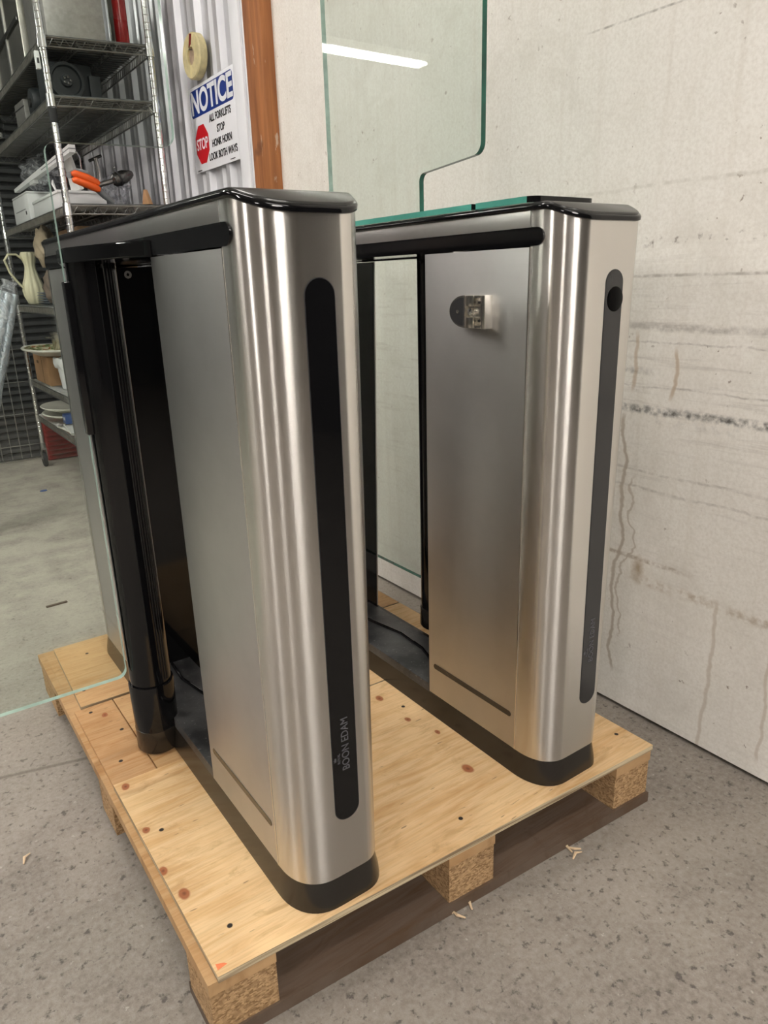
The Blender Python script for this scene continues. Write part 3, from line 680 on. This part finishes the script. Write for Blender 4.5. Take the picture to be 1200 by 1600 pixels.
# ------------------------------------------------------------------ wire rack
RX, RXB, RY0, RY1, SK = .77, 1.155, 3.27, 4.78, -.07     # SK: the short side is turned a little
def rk(x, y, z): return (x, y + SK*(x-RX)/(RXB-RX), z)
rack = thing('wire_rack', 'tall chrome wire shelving rack on casters beside the corrugated wall', 'shelving', (0, 0, 0))
for (x, y) in ((RX, RY0), (RXB, RY0), (RX, RY1), (RXB, RY1)):
    top = 2.35
    mb = MB(); mb.tube([rk(x, y, .12), rk(x, y, top)], .0135, 14)
    z = .2
    while z < 2.3: mb.lathe([(.0135, z), (.0146, z+.002), (.0135, z+.004)], rk(x, y, 0)[:2]+(0,), 12); z += .0254
    po = mb.build('post', 'chrome', rack)
    mb = MB(); a, b_, _ = rk(x, y, 0)
    mb.lathe([(.0005, .15), (.016, .15), (.017, .118), (.012, .115), (.0005, .115)], (a, b_, 0), 14); mb.box(a-.016, b_-.014, .05, a-.012, b_+.030, .12); mb.box(a+.012, b_-.014, .05, a+.016, b_+.030, .12); mb.box(a-.016, b_-.016, .108, a+.016, b_+.032, .118)
    cs = mb.build('caster', 'chrome_dull', po)
    mb = MB(); mb.lathe([(.0005, -.011), (.040, -.011), (.046, -.006), (.046, .006), (.040, .011), (.0005, .011)], (a, b_+.012, .046), 24, axis='X'); mb.build('wheel', 'rubber', cs)
SHELVES = [.325, .535, .962, 1.366, 1.753, 1.952]
for si, z in enumerate(SHELVES):
    mb = MB(); r = .0032
    for zz in (z, z-.032):
        mb.tube([rk(RX, RY0, zz), rk(RXB, RY0, zz)], r, 6); mb.tube([rk(RX, RY1, zz), rk(RXB, RY1, zz)], r, 6)
        mb.tube([rk(RX, RY0, zz), rk(RX, RY1, zz)], r, 6); mb.tube([rk(RXB, RY0, zz), rk(RXB, RY1, zz)], r, 6)
    for yy in (RY0, RY1):
        n = 9; pts = [rk(RX+.02+(RXB-RX-.04)*k/(2*n), yy, z-.002 if k % 2 else z-.030) for k in range(2*n+1)]; mb.tube(pts, .0022, 5)
    for xx in (RX, RXB):   # comb of slanted bars down the long sides
        n = 52
        for k in range(n):
            ya = RY0+.03+(RY1-RY0-.06)*k/n; mb.tube([rk(xx, ya, z-.001), rk(xx, ya+.012, z-.031)], .0027, 5)
    n = 46
    for k in range(1, n):
        ya = RY0+(RY1-RY0)*k/n; mb.tube([rk(RX, ya, z+.003), rk(RXB, ya, z+.003)], .0021, 5, cap=False)
    for f in (.33, .67):
        xx = RX+(RXB-RX)*f; mb.tube([rk(xx, RY0, z-.001), rk(xx, RY1, z-.001)], .0025, 5); mb.tube([rk(xx, RY0, z-.028), rk(xx, RY1, z-.028)], .0025, 5)
        pts = [rk(xx, RY0+(RY1-RY0)*k/40, z-.002 if k % 2 else z-.028) for k in range(41)]; mb.tube(pts, .002, 5)
    sh = mb.build('shelf', 'chrome_dull', rack)
    if si >= 2:
        mb = MB(); a = rk(RX+.012, RY0+.012, z+.0055); b_ = rk(RXB-.012, RY0+.012, z+.0055); c_ = rk(RXB-.012, RY1-.012, z+.0055); d_ = rk(RX+.012, RY1-.012, z+.0055)
        mb.loft([[a, b_, c_, d_], [(p[0], p[1], p[2]+.003) for p in (a, b_, c_, d_)]]); mb.build('shelf_liner', 'liner', sh)
    for (x, y) in ((RX, RY0), (RXB, RY0), (RX, RY1), (RXB, RY1)):
        mb = MB(); a, b_, _ = rk(x, y, 0); mb.lathe([(.014, z-.040), (.0185, z-.038), (.0165, z+.006), (.014, z+.008)], (a, b_, 0), 16); mb.build('collar', 'chrome', sh)
for (x, y, z0) in ((RX, RY0, 1.66), ):
    mb = MB(); a, b_, _ = rk(x, y, 0); mb.lathe([(.0142, z0), (.016, z0+.002), (.016, z0+.05), (.0142, z0+.052)], (a, b_, 0), 14); mb.build('post_sleeve', 'rubber', rack)
EPS = .0085     # stands on the liner
def T_(si): return SHELVES[si] + (EPS+.0005 if si >= 2 else .0055)

# goods on the rack
def boxthing(name, label, cat, x0, y0, z0, x1, y1, z1, mat, extra=None, bev=.003, rz=0, group=None):
    cx, cy = (x0+x1)/2, (y0+y1)/2
    t = thing(name, label, cat, (cx, cy, z0), rz, group); hx, hy = (x1-x0)/2, (y1-y0)/2
    MB().box(-hx, -hy, 0, hx, hy, z1-z0, bev=bev).build('body', mat, t)
    if extra: extra(t, hx, hy, z1-z0)
    return t
def ex_vent(t, hx, hy, h):
    for k in range(3): MB().box(-hx*.7, -hy-.002, h*(.25+.2*k), hx*.7, -hy+.001, h*(.25+.2*k)+.006).build('seam', 'rubber', t)
boxthing('steel_cabinet', 'flat grey metal box on the top shelf above the dark motor', 'box', .800, 3.30, T_(5), 1.020, 3.62, 2.33, 'steel_box')
boxthing('metal_canister', 'grey square metal canister on the top shelf right of the red cylinder', 'canister', 1.030, 3.52, T_(5), 1.080, 3.66, 2.16, 'shiny_steel', ex_vent)
def ex_grill(t, hx, hy, h):
    for yy in (-hy*.35, hy*.35): MB().box(-hx-.006, yy-.012, .02, -hx+.001, yy+.012, h-.02, bev=.002).build('rail', 'steel_box', t)
    MB().box(-hx-.010, -hy, h*.45, -hx+.001, hy, h*.50, bev=.002).build('rail', 'grip_dark', t)
boxthing('steel_appliance', 'large shiny steel appliance with dark rails on the left end of the top shelf', 'appliance', .80, 3.74, T_(5), 1.06, 4.66, 2.33, 'shiny_steel', ex_grill)
rc = thing('red_cylinder', 'glossy red cylinder standing on the top shelf beside the grey metal box', 'cylinder', (1.105, 3.36, T_(5)))
MB().lathe([(.001, 0), (.024, 0), (.027, .006), (.027, .33), (.018, .37), (.001, .372)], (0, 0, 0), 28).build('body', 'redmetal', rc)
MB().lathe([(.010, .36), (.010, .39), (.016, .392), (.016, .405), (.001, .406)], (0, 0, 0), 16).build('valve', 'chrome', rc)
rc2 = thing('steel_tube', 'thick polished steel tube standing in the right corner of the top shelf', 'tube', (1.118, 3.47, T_(5)))
MB().lathe([(.001, 0), (.022, 0), (.022, .30), (.019, .305), (.001, .306)], (0, 0, 0), 20).build('body', 'shiny_steel', rc2)
MB().lathe([(.0225, .04), (.024, .042), (.024, .05), (.0225, .052)], (0, 0, 0), 20).build('ring', 'grip_dark', rc2)
# motor with a fan disc
mt = thing('blower_motor', 'dark grey motor with round fan disc on the second shelf from top', 'motor', (.880, 3.40, T_(4)))
MB().box(-.085, .0, 0, .095, .16, .145, bev=.01).build('housing', 'dark_plastic', mt)
fr = MB(); fr.lathe([(.001, -.022), (.020, -.024), (.024, -.012), (.052, -.010), (.056, -.022), (.066, -.022), (.070, 0)], (-.012, 0, .076), 36, axis='Y'); fr = fr.build('fan_disc', 'dark_plastic', mt)
for k in range(5):
    a = 2*PI*k/5; MB().box(-.012+.012*math.cos(a)-.004, -.030, .076+.012*math.sin(a)-.004, -.012+.012*math.cos(a)+.004, -.022, .076+.012*math.sin(a)+.004, bev=.001).build('bolt', 'grip_dark', fr)
MB().box(.075, -.02, .02, .120, .12, .105, bev=.004).build('terminal_box', 'dark_plastic', mt)
MB().box(-.05, -.02, 0, .07, .0, .012).build('foot', 'dark_plastic', mt)
boxthing('metal_case', 'small grey metal case on the second shelf, left of the motor', 'box', .80, 3.93, T_(4), .93, 4.10, 1.872, 'steel_box', lambda t, hx, hy, h: MB().box(-hx-.002, -hy, h*.72, -hx+.001, hy, h*.76).build('lid_seam', 'rubber', t), rz=.05)
mo = thing('black_drum', 'dark drum lying behind the small grey metal case on the second shelf', 'drum', (.86, 3.76, T_(4)))
MB().lathe([(.001, -.06), (.055, -.06), (.060, -.05), (.060, .05), (.055, .06), (.001, .06)], (0, 0, .060), 28, axis='X').build('body', 'dark_plastic', mo)
MB().lathe([(.001, -.068), (.018, -.067), (.018, -.059)], (0, 0, .060), 20, axis='X').build('hub', 'grip_dark', mo)
boxthing('shelf_tag', 'white plastic tag hanging on the near rack post below the top shelf', 'tag', .735, 3.262, 1.84, .752, 3.280, 1.90, 'white_plastic', lambda t, hx, hy, h: MB().box(-.004, -hy-.001, h*.3, .004, -hy+.001, h*.6).build('print', 'ink', t), .003)

# chrome fittings bunch hanging at the far left post
hd_ = thing('pipe_fitting', 'polished ribbed pipe fitting at the left end of the second shelf', 'fitting', (.745, 4.30, 1.765))
MB().lathe([(.001, 0), (.022, 0), (.030, .02), (.022, .04), (.030, .06), (.022, .08), (.016, .10), (.001, .10)], (0, 0, 0), 20).build('body', 'chrome', hd_)
for i in range(3):
    o = MB().tube([(.745, 4.42+.03*i, 1.80-.03*i), (.735, 4.80, 1.90-.06*i), (.73, 5.03, 1.92-.07*i)], .008, 8).build('steel_rod', 'chrome_dull')
    tag(o, ['steel rod reaching past the second shelf, uppermost of three', 'steel rod reaching past the second shelf, middle of three', 'steel rod reaching past the second shelf, lowest of three'][i], 'rod', 'rods at the left end of the rack')

# tool with orange grips and a chuck
tl = thing('drill_tool', 'hand tool with orange grips and steel chuck propped on the third shelf', 'tool', (.02, .03, 0))
mb = MB()
for dz in (.012, -.012):
    mb.tube([(.800, 3.30, 1.478+dz), (.812, 3.30, 1.480+dz), (.86, 3.305, 1.466+dz), (.895, 3.31, 1.452+dz), (.908, 3.31, 1.447+dz)], [.008, .014, .0165, .015, .009], 12)
mb.build('orange_grip', 'orange', tl)
mb = MB(); mb.tube([(.90, 3.315, 1.453), (.975, 3.325, 1.476)], .010, 12); mb.build('shaft', 'chrome_dull', tl)
mb = MB(); mb.tube([(.965, 3.325, 1.472), (.975, 3.325, 1.476), (.982, 3.325, 1.479), (1.020, 3.33, 1.494), (1.035, 3.33, 1.500), (1.045, 3.33, 1.504), (1.056, 3.33, 1.508)], [.014, .026, .027, .027, .021, .018, .010], 20)
ck = mb.build('chuck', 'grip_dark', tl)
mb = MB(); mb.tube([(.990, 3.325, 1.4815), (.997, 3.326, 1.4845)], .029, 20); mb.build('chuck_ring', 'rubber', ck)
mb = MB(); mb.tube([(.975, 3.315, 1.50), (.974, 3.312, 1.522), (.982, 3.311, 1.526)], .003, 8); mb.build('chuck_key', 'grip_dark', ck)
mb = MB(); mb.tube([(.885, 3.32, 1.455), (.93, 3.33, 1.415), (.965, 3.335, SHELVES[3]+.024)], [.016, .014, .010], 12); mb.build('handle', 'grey_plastic', tl)
mb = MB(); mb.tube([(.79, 3.31, 1.486), (.84, 3.36, 1.505), (.878, 3.37, 1.50)], [.012, .016, .016], 12); mb.build('body', 'grey_plastic', tl)
mb = MB(); mb.tube([(.855, 3.36, 1.51), (.857, 3.36, 1.56), (.845, 3.36, 1.585)], .0035, 8); mb.build('wire_hook', 'chrome', tl)

bar = thing('white_bar', 'long white plastic rail lying aslant on the white machine boxes', 'rail', (0, 0, 0))
a, b_ = Vector((.80, 4.40, 1.535)), Vector((.865, 3.44, 1.602))
d = (b_-a).normalized(); sd = d.cross(Vector((0, 0, 1))).normalized()
mb = MB(); up_ = sd.cross(d)
def rect(p, hw, hh): return [p+sd*hw+up_*hh, p-sd*hw+up_*hh, p-sd*hw-up_*hh, p+sd*hw-up_*hh]
mb.loft([rect(a, .012, .008), rect(a.lerp(b_, .5), .013, .012), rect(b_, .013, .015)]); mb.build('body', 'white_plastic', bar)
mb = MB(); mb.loft([rect(a.lerp(b_, .55)-sd*.0, .014, .002), rect(b_+d*.001, .014, .002)]); mb.build('groove', 'grey_plastic', bar)
mb = MB(); mb.loft([rect(a.lerp(b_, .30)-up_*.016, .010, .008), rect(a.lerp(b_, .38)-up_*.018, .010, .008)]); mb.build('tab', 'white_plastic', bar)
def ex_slot(t, hx, hy, h):
    MB().box(-hx-.0015, -hy*.6, h*.45, -hx+.001, hy*.7, h*.48).build('slot', 'grey_plastic', t)
    MB().box(-hx-.0025, -hy*.7, h*.25, -hx+.001, -hy*.62, h*.38).build('latch', 'rubber', t)
    MB().box(-hx, -hy, h, hx, hy, h+.008, bev=.003).build('lid', 'white_plastic', t)
boxthing('white_machine', 'white plastic machine with front slot at the left of the third shelf', 'machine', .79, 4.12, T_(3), 1.00, 4.52, 1.50, 'white_plastic', ex_slot, .008)
boxthing('white_tray_box', 'low white box with raised lid and cord on the third shelf', 'box', .80, 3.52, T_(3), 1.0, 4.06, 1.445, 'white_plastic', lambda t, hx, hy, h: (MB().box(-hx-.004, -hy-.004, h-.006, hx, hy, h+.006, bev=.003).build('lid', 'white_plastic', t), MB().tube([(-.06, -.10, h), (-.075, -.08, h+.05), (-.06, -.03, h+.07), (-.04, .02, h+.03), (-.03, .05, h)], .004, 8).build('cord', 'white_plastic', t)), .006)
# folded wedge
wd = thing('grey_panel', 'pale grey leaning panel behind the white rail on the third shelf', 'panel', (.93, 3.60, 1.46))
MB().hexa([(-.03, -.06, 0), (-.015, -.06, 0), (-.015, .10, .0), (-.03, .10, .0), (-.055, -.02, .15), (-.04, -.02, .15), (-.04, .07, .15), (-.055, .07, .15)]).build('body', 'paper', wd)
# clear plastic wrap
def lump(name, c, r, mat, label, cat, seed=0, amp=.25, group=None):
    bm = bmesh.new(); bmesh.ops.create_icosphere(bm, subdivisions=4, radius=1)
    from mathutils import noise as nz
    for v in bm.verts:
        p = v.co.normalized(); k = 1+amp*nz.noise(p*2.2+Vector((seed, 3, 1)))*1.3+amp*.5*nz.noise(p*6+Vector((seed, 0, 5)))
        v.co = Vector((p.x*r[0]*k, p.y*r[1]*k, max(-r[2]*.93, p.z*r[2]*k)))
    mb = MB(); mb.bm.free(); mb.bm = bm
    o = mb.build(name, mat, None, 60); o.location = c; return tag(o, label, cat, group)
lump('plastic_wrap_bundle', (.95, 4.42, 1.62), (.10, .20, .09), 'wrap', 'crumpled clear plastic wrap heaped at the left of the third shelf', 'plastic wrap', 1, .35)
lump('plastic_bag', (1.075, 3.62, SHELVES[3]+.090), (.045, .10, .080), 'wrap', 'crumpled clear bag behind the steel chuck on the third shelf', 'bag', 7, .4)
sp_ = thing('chrome_handle', 'upright chrome spray handle behind the orange grips on the third shelf', 'handle', (1.06, 3.80, T_(3)))
MB().tube([(0, 0, 0), (0, 0, .20), (-.01, -.01, .25)], [.012, .013, .010], 12).build('stem', 'chrome', sp_)
MB().tube([(-.04, -.01, .235), (.02, 0, .262)], .007, 10).build('lever', 'grip_dark', sp_)
# carton scraps on that shelf
for i, (x, y, h, rz, lb) in enumerate(((1.085, 3.235, .055, .5, 'torn cardboard scrap standing at the front edge of the third shelf'), (1.19, 3.02, .0, 0, ''))):
    if not lb: continue
    o = MB().hexa([(-.012, -.02, 0), (.012, -.018, 0), (.014, .02, 0), (-.010, .02, 0), (-.018, -.01, h), (-.006, -.012, h), (-.004, 0, h), (-.016, 0, h)]).build('cardboard_scrap', 'carton')
    o.location = (x, y, T_(3)); o.rotation_euler = (0, 0, rz); tag(o, lb, 'cardboard')

# fourth shelf (z .96)
ct = thing('carton', 'brown carton with a dark seam on the fourth shelf behind the beige bags', 'box', (.99, 3.62, T_(2)))
MB().box(-.14, -.13, 0, .10, .26, .335, bev=.004).build('body', 'carton_dark', ct)
MB().box(-.035, -.132, .02, -.028, -.129, .32).build('seam', 'rubber', ct)
lump('cloth_sack', (.840, 4.13, SHELVES[2]+.285), (.050, .095, .100), 'bag', 'pale beige sack, upper one of two on the fourth shelf', 'sack', 3, .22)
lump('cloth_sack', (.842, 4.06, SHELVES[2]+.095), (.052, .105, .083), 'bag_brown', 'brown folded sack under the pale sack on the fourth shelf', 'sack', 5, .2)
pt = thing('pitcher', 'cream fluted ceramic pitcher with looped handle on the fourth shelf', 'pitcher', (.83, 4.56, T_(2)), 1.75)
mb = MB(); rings = []
for r, h in ((.001, 0), (.030, 0), (.036, .005), (.052, .045), (.056, .075), (.050, .11), (.036, .15), (.027, .19), (.027, .21), (.037, .24), (.041, .262), (.034, .275), (.030, .27), (.022, .22)):
    rings.append([(r*(1+.05*math.cos(10*t))*math.cos(t), r*(1+.05*math.cos(10*t))*math.sin(t), h) for t in [2*PI*k/60 for k in range(60)]])
mb.loft(rings, 0, False); mb.build('body', 'cream', pt, angle=60)
mb = MB(); mb.tube([(0, .030, .235), (-.005, .065, .262), (-.01, .108, .262), (-.012, .132, .232), (-.010, .115, .17), (-.006, .078, .115), (0, .050, .085)], [.006, .006, .0065, .0065, .006, .006, .006], 10); mb.build('handle', 'cream', pt)
for i in range(5):
    o = MB().lathe([(.001, 0), (.035, 0), (.070, .009), (.0715, .0105), (.069, .0115), (.035, .004), (.001, .004)], (0, 0, 0), 36).build('saucer', simple('blue_grey_saucer', (.30, .33, .37), .25, 0, .05) if i == 0 else 'grey_saucer' if False else bpy.data.materials['blue_grey_saucer'])
    o.location = (.865, 4.29, T_(2)+i*.0128)
    tag(o, 'blue grey saucer in the stack beside the cream pitcher, ' + ['lowest of five', 'second from below', 'in the middle of five', 'second from the top', 'topmost of five'][i], 'saucer', 'saucers stacked beside the pitcher')

# fifth shelf (z .535)
cb = thing('cardboard_box', 'light cardboard box with hand hole under the painted platter', 'box', (.905, 4.50, T_(1)))
MB().box(-.115, -.19, 0, .12, .20, .155, bev=.003).build('body', 'carton', cb)
MB().box(-.1165, -.03, .0, -.114, -.024, .155).build('flap_seam', 'carton_dark', cb)
MB().prism(stadium(0, 0, .016, .05), 'X', -.1165, -.114).xf(lambda c: (c[0], .09+c[2], .115+c[1])).build('hand_hole', 'carton_dark', cb)
bk = thing('bucket', 'small white plastic bucket with a bag over its rim beside the cardboard box', 'bucket', (.885, 4.13, T_(1)))
MB().lathe([(.001, 0), (.068, 0), (.072, .004), (.085, .150), (.089, .152), (.089, .160), (.083, .160), (.080, .145), (.066, .01)], (0, 0, 0), 36).build('body', 'white_plastic', bk)
mb = MB(); mb.lathe([(.084, .162), (.092, .160), (.095, .135), (.090, .112), (.087, .110)], (0, 0, 0), 36); mb.xf(lambda c: (c[0]*(1+.05*math.sin(c[1]*90)), c[1], c[2]+.006*math.sin(c[0]*120)-.004*math.cos(c[1]*80))).build('bag_rim', 'white_plastic', bk)
pl = thing('platter', 'large oval cream platter with painted leaves on top of the cardboard box', 'platter', (.83, 4.36, T_(1)+.1665))
MB().lathe([(.001, 0), (.10, 0), (.16, .022), (.198, .030), (.202, .036), (.198, .041), (.15, .032), (.10, .010), (.001, .008)], (0, 0, 0), 48, sx=.72, sy=1.45).build('body', 'white_ceramic', pl)
MB().lathe([(.001, .0085), (.098, .0105), (.148, .0325), (.180, .0390)], (0, 0, 0), 48, sx=.72, sy=1.45).build('painted_leaves', 'leaf_ceramic', pl)
pot = thing('steel_pot', 'small steel pot with rolled rim standing in the painted platter', 'pot', (.90, 4.36, T_(1)+.186))
MB().lathe([(.001, 0), (.052, 0), (.056, .006), (.060, .085), (.067, .088), (.067, .096), (.059, .096), (.054, .01)], (0, 0, 0), 32).build('body', 'shiny_steel', pot)
MB().tube([(-.060, -.02, .07), (-.085, -.02, .072), (-.085, .02, .072), (-.060, .02, .07)], .004, 8).build('handle', 'chrome_dull', pot)

# lowest shelf (z .325)
for i in range(2):
    o = MB().lathe([(.001, 0), (.05, 0), (.10, .012), (.158, .030), (.163, .035), (.158, .039), (.10, .022), (.05, .008), (.001, .008)], (0, 0, 0), 44, sx=.8, sy=1.25).build('bowl', 'white_ceramic')
    o.location = (.88, 4.48+.02*i, T_(0)+.0+i*.037); tag(o, ['shallow white oval dish on the lowest shelf, under another', 'shallow white oval dish on the lowest shelf, resting in another'][i], 'dish', 'white dishes on the lowest shelf')
boxthing('blue_package', 'small blue package beside the white dishes on the lowest shelf', 'package', .80, 4.13, T_(0)+.022, .86, 4.21, .402, 'blue', lambda t, hx, hy, h: MB().box(-hx-.001, -hy*.6, h*.4, -hx+.001, hy*.3, h*.7).build('paper_label', 'paper', t), .006)
for i in range(2):
    t = thing('baking_tray', ['flat silver tray lying on the lowest shelf, under another tray', 'flat silver tray lying askew on top of another tray on the lowest shelf'][i], 'tray', (.90, 4.02-.03*i, T_(0)+.0105*i), .06-.16*i, 'trays on the lowest shelf')
    MB().box(-.12, -.16, 0, .12, .16, .004, bev=.001).build('base', 'paper', t)
    mb = MB(); mb.tube([(-.125, -.165, .008), (.125, -.165, .008), (.125, .165, .008), (-.125, .165, .008)], .004, 6, closed=True); mb.build('rim', 'white_ceramic', t)
# red louvred crate on the floor behind the rack
cr = thing('louvred_crate', 'dark red slatted crate on the floor behind the wire rack', 'crate', (1.05, 4.985, 0))
MB().box(-.235, -.045, 0, .23, .05, .285, bev=.004).build('body', 'red', cr)
for k in range(9): MB().hexa([(-.228, -.068, .012+.03*k), (.222, -.068, .012+.03*k), (.222, -.045, .020+.03*k), (-.228, -.045, .020+.03*k), (-.228, -.066, .016+.03*k), (.222, -.066, .016+.03*k), (.222, -.045, .030+.03*k), (-.228, -.045, .030+.03*k)]).build('slat', 'red', cr)
# wire grid standing before the shutter
gp = thing('wire_grid_panel', 'tall grey wire grid panel standing before the dark slatted shutter', 'panel', (0, 0, 0))
mb = MB(); mb.tube([(.08, 5.035, .012), (.80, 5.035, .012), (.80, 5.035, 1.42), (.08, 5.035, 1.42)], .006, 8, closed=True); mb.build('frame', 'chrome_dull', gp)
mb = MB()
for k in range(12): mb.tube([(.12+.056*k, 5.045, .01), (.12+.056*k, 5.045, 1.42)], .003, 6)
for k in range(7): mb.tube([(.08, 5.05, .1+.2*k), (.80, 5.05, .1+.2*k)], .003, 6)
mb.build('grid', 'chrome_dull', gp)

# leaning bundle of tubes in clear wrap
bn = thing('tube_bundle', 'bundle of galvanised tubes in clear wrap leaning at the left end of the rack', 'tube bundle', (.19, 3.55, 0))
tb0, tb1 = Vector((0, 0, .02)), Vector((.355, .03, 1.04))
dr = (tb1-tb0).normalized(); s1 = dr.cross(Vector((0, 1, 0))).normalized(); s2 = dr.cross(s1)
for k, (p, q) in enumerate(((-.018, -.012), (.018, -.014), (0, .018), (.036, .012), (-.034, .014))):
    o_ = s1*p+s2*q; MB().tube([tb0+o_, tb1+o_*.8], .0165, 14).build('tube', 'galv', bn)
mb = MB(); pts = []; rad = []
for k in range(15):
    f = .1+.9*k/14; pts.append(tb0.lerp(tb1, f)); rad.append(.050+.004*math.sin(k*2.1)-(.012 if f > .9 else 0))
pts.append(tb1+dr*.03); rad.append(.026); pts.append(tb1+dr*.05); rad.append(.035)
mb.tube(pts, rad, 18); mb.build('wrap', 'wrap', bn)

# small things on the floor
sv = MB(); sv.tube([(0, 0, .001), (.014, .003, .004), (.026, -.001, .002)], [.0012, .0022, .001], 5); sv = sv.build('wood_shaving', 'shaving')
spots_ = [(.632, .742, .3, 'pale curled wood shaving on the floor before the middle block, left of three'), (.645, .722, 2.0, 'pale wood shaving on the floor before the middle block, middle of three'), (.665, .728, .9, 'pale wood shaving on the floor before the middle block, right of three'),
          (.893, .700, .1, 'wood shaving on the floor between middle and right block, left of three'), (.905, .712, 1.2, 'wood shaving on the floor between middle and right block, middle of three'), (.925, .708, 2.4, 'wood shaving on the floor between middle and right block, right of three'),
          (.049, 1.32, 1.0, 'small white fleck of wood on the floor left of the pallet')]
for i, (x, y, rz, lb) in enumerate(spots_):
    o = sv if i == 0 else sv.copy()
    if i: C.objects.link(o)
    o.location = (x, y, .0015); o.rotation_euler = (0, 0, rz); o.scale = (1, 1.4, 1); tag(o, lb, 'wood shaving', 'wood shavings around the pallet')
o = MB().box(-.035, -.006, 0, .035, .006, .004, bev=.001).build('wood_splinter', 'old_board'); o.location = (.365, 2.55, .0005); o.rotation_euler = (0, 0, .05); tag(o, 'thin grey splinter lying on the floor beyond the pallet', 'splinter')
o = MB().lathe([(.001, 0), (.012, 0), (.010, .006), (.001, .008)], (0, 0, 0), 10, sx=1.6).build('blue_crumb', 'blue'); o.location = (.637, 4.18, 0); tag(o, 'crumpled dark blue scrap on the floor before the rack', 'scrap')
